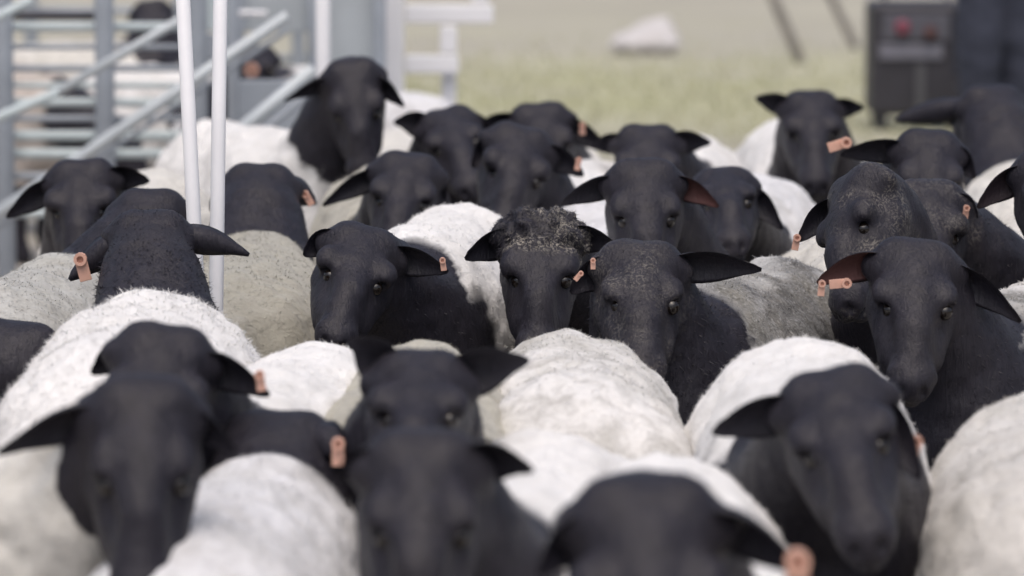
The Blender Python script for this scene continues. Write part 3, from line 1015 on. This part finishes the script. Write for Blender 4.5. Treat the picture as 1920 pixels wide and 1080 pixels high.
# ------------------------------------------------------------------ handling race behind the flock, left
def race():
    def P(x, y, D=13.0):
        return un(x, y, D)

    def ground_at(x, D):
        X = (x - 960) / F * D
        return (X, D / math.cos(PITCH) - CAMZ * math.tan(PITCH), 0.0)

    fence = empty('pen_fence', (-1.4, 13.0, 0))
    tag(fence, 'grey painted steel handling pen with slanting rails behind the flock', 'fence')

    def put(o):
        o.parent = fence
        o.matrix_parent_inverse = Matrix.Translation(-Vector(fence.location))
        return o

    def post(x, D, r, mat=M_GREY, top=1.75, name='post'):
        gx = P(x, 200, D)
        put(tube(name, (gx[0], gx[1], 0.0), (gx[0], gx[1], top), r, mat, None))

    def rail(p, q, r, mat=M_TEAL, name='rail'):
        put(tube(name, p, q, r, mat, None))

    for x in (8, 197, 372):
        post(x, 13.0, 0.030)
    post(437, 13.0, 0.020)
    post(-190, 13.0, 0.030)
    for y, r, m in ((50, .015, M_TEAL), (88, .009, M_GREY), (128, .011, M_GREY), (160, .009, M_TEAL), (192, .014, M_TEAL), (222, .010, M_GREY),
                    (254, .016, M_TEAL), (288, .016, M_TEAL), (330, .012, M_GREY), (400, .014, M_TEAL), (-60, .016, M_TEAL)):
        rail(P(-195, y, 13.06), P(372, y, 13.06), r, m)
    rail(P(-150, 28, 14.0), P(195, 30, 14.0), .016, M_DARK)  # dark bar added in place of a band of shadow behind the rails
    # slanting rails of the loading ramp
    rail(P(-80, 452, 12.7), P(540, 30, 12.7), .019, M_SHEET)
    rail(P(-80, 478, 12.75), P(540, 56, 12.75), .008, M_GREY)
    rail(P(-40, 236, 12.7), P(110, 172, 12.7), .015, M_TEAL)
    rail(P(110, 172, 12.7), P(350, 30, 12.7), .014, M_SHEET)
    rail(P(355, 325, 12.5), P(590, 130, 12.5), .022, M_SHEET)
    rail(P(355, 360, 12.5), P(590, 165, 12.5), .012, M_GREY)
    rail(P(-60, 60, 12.7), P(60, 0, 12.7), .015, M_TEAL)
    # sheet panels
    def panel(x0, x1, y0, y1, D, mat=M_SHEET, name='sheet_panel'):
        a, b = P(x0, y0, D), P(x1, y1, D)
        zt, zb = a[2], b[2]
        put(box(name, ((a[0] + b[0]) / 2, a[1], (zt + zb) / 2), (abs(b[0] - a[0]), 0.03, zt - zb), mat, None, 0.004))
    panel(448, 588, -160, 60, 14.3)
    panel(592, 712, -160, 250, 14.3)
    panel(448, 588, 150, 500, 13.3, M_GREY)
    panel(380, 430, -160, 58, 13.6, M_TEAL)
    panel(380, 430, 62, 110, 13.6, M_GREY)
    panel(-180, 370, 470, 640, 17.6, M_GREY)
    rail(P(440, 25, 13.9), P(500, 25, 13.9), .010, M_WHITE)
    post(448, 14.3, .02); post(590, 14.3, .022); post(712, 14.3, .022)
    # back fence of the pen
    for x in (-220, 60, 340, 560):
        post(x, 17.6, .03, M_GREY, 1.5)
    for y in (-60, 20, 110, 200, 290):
        rail(P(-240, y, 17.65), P(600, y, 17.65), .018, M_GREY)
    # the sheep standing in the pen
    grp = 'sheep standing in the handling pen'
    kw = dict(group=grp, fuzz=1500, fine=.009, coarse=.018)
    make_sheep(B=(-1.68, 15.6), psi=85, seed=201, tint=CREAM, dirt=.5, H=1.02,
               head=hd((282, 2), (300, 120), 15.6, eL=(240, 40), eR=(325, 45)), label='cream sheep in the pen standing side on behind the upper rails', **kw)
    make_sheep(B=(-1.95, 14.7), psi=70, seed=205, tint=(.52, .46, .42), dirt=.6,
               label='pinkish grey sheep in the pen with its head hidden below the slanting rail', **kw)
    make_sheep(B=(-1.10, 15.4), psi=100, seed=211, tint=WHITE, dirt=.4, H=.9,
               head=hd((352, 190), (365, 300), 14.9, eL=(320, 220), eR=(400, 220)), label='white sheep in the pen behind the two white sticks, dark head low', **kw)
    make_sheep(B=(-.62, 14.0), psi=-72, seed=219, tint=COOL, dirt=.5, H=.88,
               head=hd((478, 88), (468, 185), 13.7, eL=(440, 115), eR=(505, 140), pink=(0, 0)),
               tags=[(472, 135, -.12, 0, 1.9)], label='sheep looking out of the pen between slanting rails with pink tag by its cheek', **kw)


# ------------------------------------------------------------------ white sticks, posts and gate
def whites():
    def stick(x0, y0, x1, y1, D, label):
        top, bot = un(x0, y0, D), un(x1, y1, D)
        d = (top - bot)
        d /= d[2]
        foot = bot - d * bot[2]
        head = foot + d * 1.62
        o = empty('white_stick', tuple(foot))
        tag(o, label, 'stick', 'white sticks standing in the flock')
        tube('shaft', (0, 0, 0), tuple(head - foot), 0.0132, M_WHITE, o, 18)
        tube('end_cap', tuple(head - foot), tuple(head - foot + d * 0.02), 0.0145, M_WHITE, o, 18)
        tube('foot', tuple(d * 0.0), tuple(d * 0.03), 0.017, M_DARK, o, 18)
    stick(343, 0, 372, 580, 7.70, 'leaning white plastic stick, the one tilted outwards at its top')
    stick(413, 0, 405, 590, 7.76, 'upright white plastic stick beside the leaning one')
    p = un(606, 100, 11.95)
    o = empty('white_post', (p[0], p[1], 0))
    tag(o, 'blurred white round post rising behind the tallest sheep', 'post')
    tube('shaft', (0, 0, 0.012), (0, 0, 1.7), .021, M_WHITE, o, 18)
    tube('end_cap', (0, 0, 1.7), (0, 0, 1.715), .023, M_WHITE, o, 18)
    tube('base_plate', (0, 0, 0), (0, 0, 0.012), .07, M_WHITE, o, 18)
    # gate frame
    D = 14.6
    p = un(737, 100, D)
    y_ = p[1]
    o = empty('white_gate', (p[0], y_, 0))
    tag(o, 'blurred white steel gate with square end frame behind the rear sheep', 'gate')
    def W(x, y):
        q = un(x, y, D)
        return np.array([q[0] - p[0], 0.0, q[2]])
    def bar(x0, y0, x1, y1, w, name, dy=0.0):
        a, b = W(x0, y0), W(x1, y1)
        c = (a + b) / 2
        box(name, (c[0], dy, c[2]), (max(abs(b[0] - a[0]), w), w * .8, max(abs(b[2] - a[2]), w)), M_WHITE, o, .006)
    box('post', (0, 0, .85), (.075, .06, 1.7), M_WHITE, o, .006)
    bar(760, 120, 860, 120, .062, 'rail')
    bar(841, 48, 841, 100, .058, 'end_bar')
    bar(760, 26, 925, 26, .062, 'rail', .004)
    bar(900, -100, 900, 6, .055, 'end_bar', .006)
    a, b = W(690, 138), W(722, 62)
    tube('brace', tuple(a), tuple(b), .026, M_WHITE, o)
    box('foot', (0, 0, .01), (.16, .14, .02), M_WHITE, o, .004)
    # the far leg carrying the frame
    c = W(841, 140)
    box('leg', (c[0], 0.06, c[2] / 2), (.05, .05, c[2]), M_WHITE, o, .005)


# ------------------------------------------------------------------ far things on the open ground
def far_things():
    # white sack
    g0 = un(1215, 98, 27.0)
    o = empty('white_sack', (g0[0], g0[1], 0))
    tag(o, 'pale slumped sack lying on the open ground far behind the flock', 'sack')
    fd = Field(np.arange(-.32, .32, .012), np.arange(-.25, .25, .012), np.arange(-.03, .32, .012))
    fd.ell((-.06, 0, .07), (.19, .15, .075), k=.05)
    fd.ell((.04, .02, .13), (.14, .13, .085), k=.06)
    fd.ell((.10, -.02, .07), (.10, .12, .06), k=.05)
    fd.cone((.06, 0, .19), .035, (.13, .02, .215), .022, .03)
    V, Q = fd.mesh()
    V = V + vnormals(V, Q) * (0.012 * vnoise(V, .06, 3) + .006 * vnoise(V, .025, 4))[:, None]
    V[:, 2] = np.maximum(V[:, 2], 0.0)
    link_mesh('sack_body', quadmesh('sack_body', V, Q), M_SACK, o)
    tube('tied_neck', (.105, .01, .197), (.112, .013, .2), .033, M_STAKE, o)
    # leaning stakes
    for (x0, y0, x1, y1, D, r, lab) in ((1448, -10, 1502, 118, 26.0, .035, 'thin dark stake leaning in the ground beyond the grass, nearer the sack'),
                                        (1556, -10, 1606, 92, 27.6, .03, 'thin faint stake leaning in the ground beside the black machine')):
        a, b = un(x1, y1, D), un(x0, y0, D)
        d = b - a; d /= d[2]
        foot = a - d * a[2]
        s = empty('leaning_stake', tuple(foot))
        tag(s, lab, 'stake', 'stakes leaning beyond the grass')
        tube('shaft', (0, 0, 0), tuple(d * 1.3), r, M_STAKE, s, 10, r * .8)
        tube('tip', tuple(d * 1.3), tuple(d * 1.36), r * .8, M_STAKE, s, 10, r * .3)
    # black machine
    D = 20.6
    b0 = un(1712, 215, D)
    m = empty('machine_cabinet', (b0[0], b0[1], 0))
    tag(m, 'black boxy machine with red knob and grey band standing on the far grass', 'machine')
    q = lambda x, y: (un(x, y, D)[0] - b0[0], un(x, y, D)[2])
    xl, zt = q(1632, 4); xr, zb = q(1812, 218)
    cx, cz = (xl + xr) / 2, (zt + zb) / 2
    box('casing', (cx, .2, cz), (xr - xl, .40, zt - zb), M_MACH, m, .03)
    def plate(x0, y0, x1, y1, mat, name, d=.012, bev=.004):
        a, b = q(x0, y0), q(x1, y1)
        return box(name, ((a[0] + b[0]) / 2, -d / 2 + .001, (a[1] + b[1]) / 2), (b[0] - a[0], d, a[1] - b[1]), mat, m, bev)
    plate(1655, 24, 1778, 74, M_BAND, 'control_panel', .010)
    plate(1648, 82, 1766, 110, painted('pale_grey_band', (.18, .18, .22), .5), 'band', .016)
    plate(1716, 120, 1734, 204, painted('grey_strip', (.09, .09, .10), .5), 'vertical_strip', .012)
    plate(1786, 28, 1806, 136, M_NAVY, 'side_strip', .012)
    for (x, y, r, mat) in ((1690, 50, .038, M_RED), (1742, 60, .034, M_BROWN)):
        a = q(x, y)
        tube('knob', (a[0], -.010, a[1]), (a[0], -.045, a[1]), r, mat, m, 18, r * .85)
    for (x, yy) in ((xl + .06, .06), (xr - .06, .06), (xl + .06, .34), (xr - .06, .34)):
        w = tube('wheel', (x - .02, yy, .045), (x + .02, yy, .045), .045, M_DARK, m, 18)
        box('caster_bracket', (x, yy, .075), (.055, .03, max(zb - .05, .03) + .02), M_BAND, m, .003)
    tube('handle', (xl + .08, .2, zt + .06), (xr - .08, .2, zt + .06), .012, M_DARK, m)
    for x in (xl + .08, xr - .08):
        tube('handle_bracket', (x, .2, zt - .02), (x, .2, zt + .06), .010, M_DARK, m)


# ------------------------------------------------------------------ the person beside the machine
def person():
    D = 19.6
    g0 = un(1872, 260, D)
    o = empty('person', (g0[0], g0[1], 0), math.radians(8))
    tag(o, 'person in dark navy trousers standing beside the black machine, seen from the thighs down', 'person')
    # local frame: -Y is the way the person faces
    hipx = .092
    feet = {-1: (-.100, -.02), 1: (.100, .03)}
    ax = [np.arange(-.36, .36, .011), np.arange(-.26, .22, .011), np.arange(-.01, 1.80, .011)]
    fd = Field(*ax)                              # the body: one continuous surface
    fd.ell((0, 0, 1.64), (.072, .092, .108), k=.02)
    fd.ell((0, -.03, 1.585), (.056, .064, .066), k=.03)
    fd.cone((0, -.088, 1.635), .010, (0, -.106, 1.607), .014, .012)
    fd.cone((0, .012, 1.56), .056, (0, .02, 1.44), .060, .03)
    fd.ell((0, -.083, 1.572), (.026, .012, .009), k=.008)
    for s in (-1, 1):
        fd.ell((s * .076, .008, 1.625), (.010, .02, .032), k=.01)
        fd.ell((s * .029, -.090, 1.648), (.014, .010, .009), k=.006, cut=True)
    fd.ell((0, .01, 1.24), (.165, .10, .25), k=.05)
    fd.ell((0, .01, .98), (.15, .10, .13), k=.05)
    for s in (-1, 1):
        fx, fy = feet[s]
        fd.cone((s * hipx, .01, .93), .085, (fx, fy - .01, .50), .056, .04)
        fd.cone((fx, fy - .01, .50), .052, (fx, fy + .01, .09), .036, .02)
        fd.cone((fx, fy + .02, .05), .034, (fx + s * .02, fy - .13, .035), .032, .02)
        sh, el, wr = np.array([s * .185, .01, 1.40]), np.array([s * .245, .03, 1.13]), np.array([s * .255, -.06, .90])
        fd.cone(sh, .055, el, .042, .04)
        fd.cone(el, .040, wr, .027, .02)
        pm = wr + np.array([s * .0, -.015, -.055])
        fd.cone(wr, .026, pm, .032, .02)
        for k, (off, ln) in enumerate(((-.030, .068), (-.010, .078), (.010, .073), (.028, .058))):
            a = pm + np.array([0, off, -.022])
            mid = a + np.array([-s * .004, -.004, -ln * .55])
            e = mid + np.array([-s * .016, -.002, -ln * .45])
            fd.cone(a, .0095, mid, .009, .006)
            fd.cone(mid, .009, e, .0075, .006)
        t0 = pm + np.array([-s * .004, -.028, .010])
        t1 = t0 + np.array([-s * .012, -.030, -.034])
        fd.cone(t0, .011, t1, .009, .008)
        fd.cone(t1, .009, t1 + np.array([-s * .010, -.004, -.028]), .0075, .006)
    V, Q = fd.mesh(1)
    link_mesh('body', quadmesh('body', V, Q), M_SKIN, o)
    ft = Field(*ax)                              # trousers
    ft.ell((0, .01, .97), (.168, .118, .13), k=.05)
    for s in (-1, 1):
        fx, fy = feet[s]
        ft.cone((s * hipx, .01, .92), .118, (fx, fy - .01, .50), .104, .03)
        ft.cone((fx, fy - .01, .50), .104, (fx, fy + .012, .13), .085, .02)
    V, Q = ft.mesh(1)
    V = V + vnormals(V, Q) * (.007 * vnoise(V * [1, 1, 1.6], .07, 2) + .004 * vnoise(V, .03, 5))[:, None]
    link_mesh('trousers', quadmesh('trousers', V, Q), M_NAVY, o)
    fj = Field(*ax)                              # jacket
    fj.ell((0, .01, 1.24), (.188, .125, .27), k=.05)
    fj.ell((0, .01, 1.02), (.178, .128, .12), k=.05)
    fj.cone((0, .02, 1.42), .10, (0, .02, 1.47), .075, .03)
    for s in (-1, 1):
        sh, el, wr = np.array([s * .185, .01, 1.40]), np.array([s * .245, .03, 1.13]), np.array([s * .255, -.055, .925])
        fj.cone(sh, .072, el, .058, .05)
        fj.cone(el, .056, wr, .042, .02)
    V, Q = fj.mesh(1)
    V = V + vnormals(V, Q) * (.006 * vnoise(V, .06, 7))[:, None]
    link_mesh('jacket', quadmesh('jacket', V, Q), M_NAVY, o)
    for s in (-1, 1):
        fx, fy = feet[s]
        fb = Field(np.arange(fx - .12, fx + .12, .01), np.arange(fy - .24, fy + .14, .01), np.arange(-.012, .26, .01))
        fb.cone((fx, fy + .012, .20), .052, (fx, fy + .02, .06), .047, .02)
        fb.cone((fx, fy + .03, .045), .045, (fx + s * .02, fy - .14, .042), .044, .03)
        V, Q = fb.mesh(1)
        V[:, 2] = np.maximum(V[:, 2], 0)
        link_mesh('boot', quadmesh('boot', V, Q), M_DARK, o)
    fh = Field(*[np.arange(-.12, .12, .008), np.arange(-.13, .14, .008), np.arange(1.55, 1.80, .008)])
    fh.ell((0, .012, 1.665), (.081, .098, .102), k=.02)
    fh.ell((0, -.10, 1.60), (.10, .085, .085), k=.02, cut=True)
    V, Q = fh.mesh(1)
    V = V + vnormals(V, Q) * (.004 * vnoise(V, .014, 7))[:, None]
    link_mesh('hair', quadmesh('hair', V, Q), M_HAIR, o)
    for s in (-1, 1):
        e = bpy.data.objects.new('eye', EYE)
        COL.objects.link(e)
        e.parent = o
        e.location = (s * .029, -.083, 1.648)
        e.scale = (.6, .6, .6)


race()
whites()
far_things()
person()
build_flock()
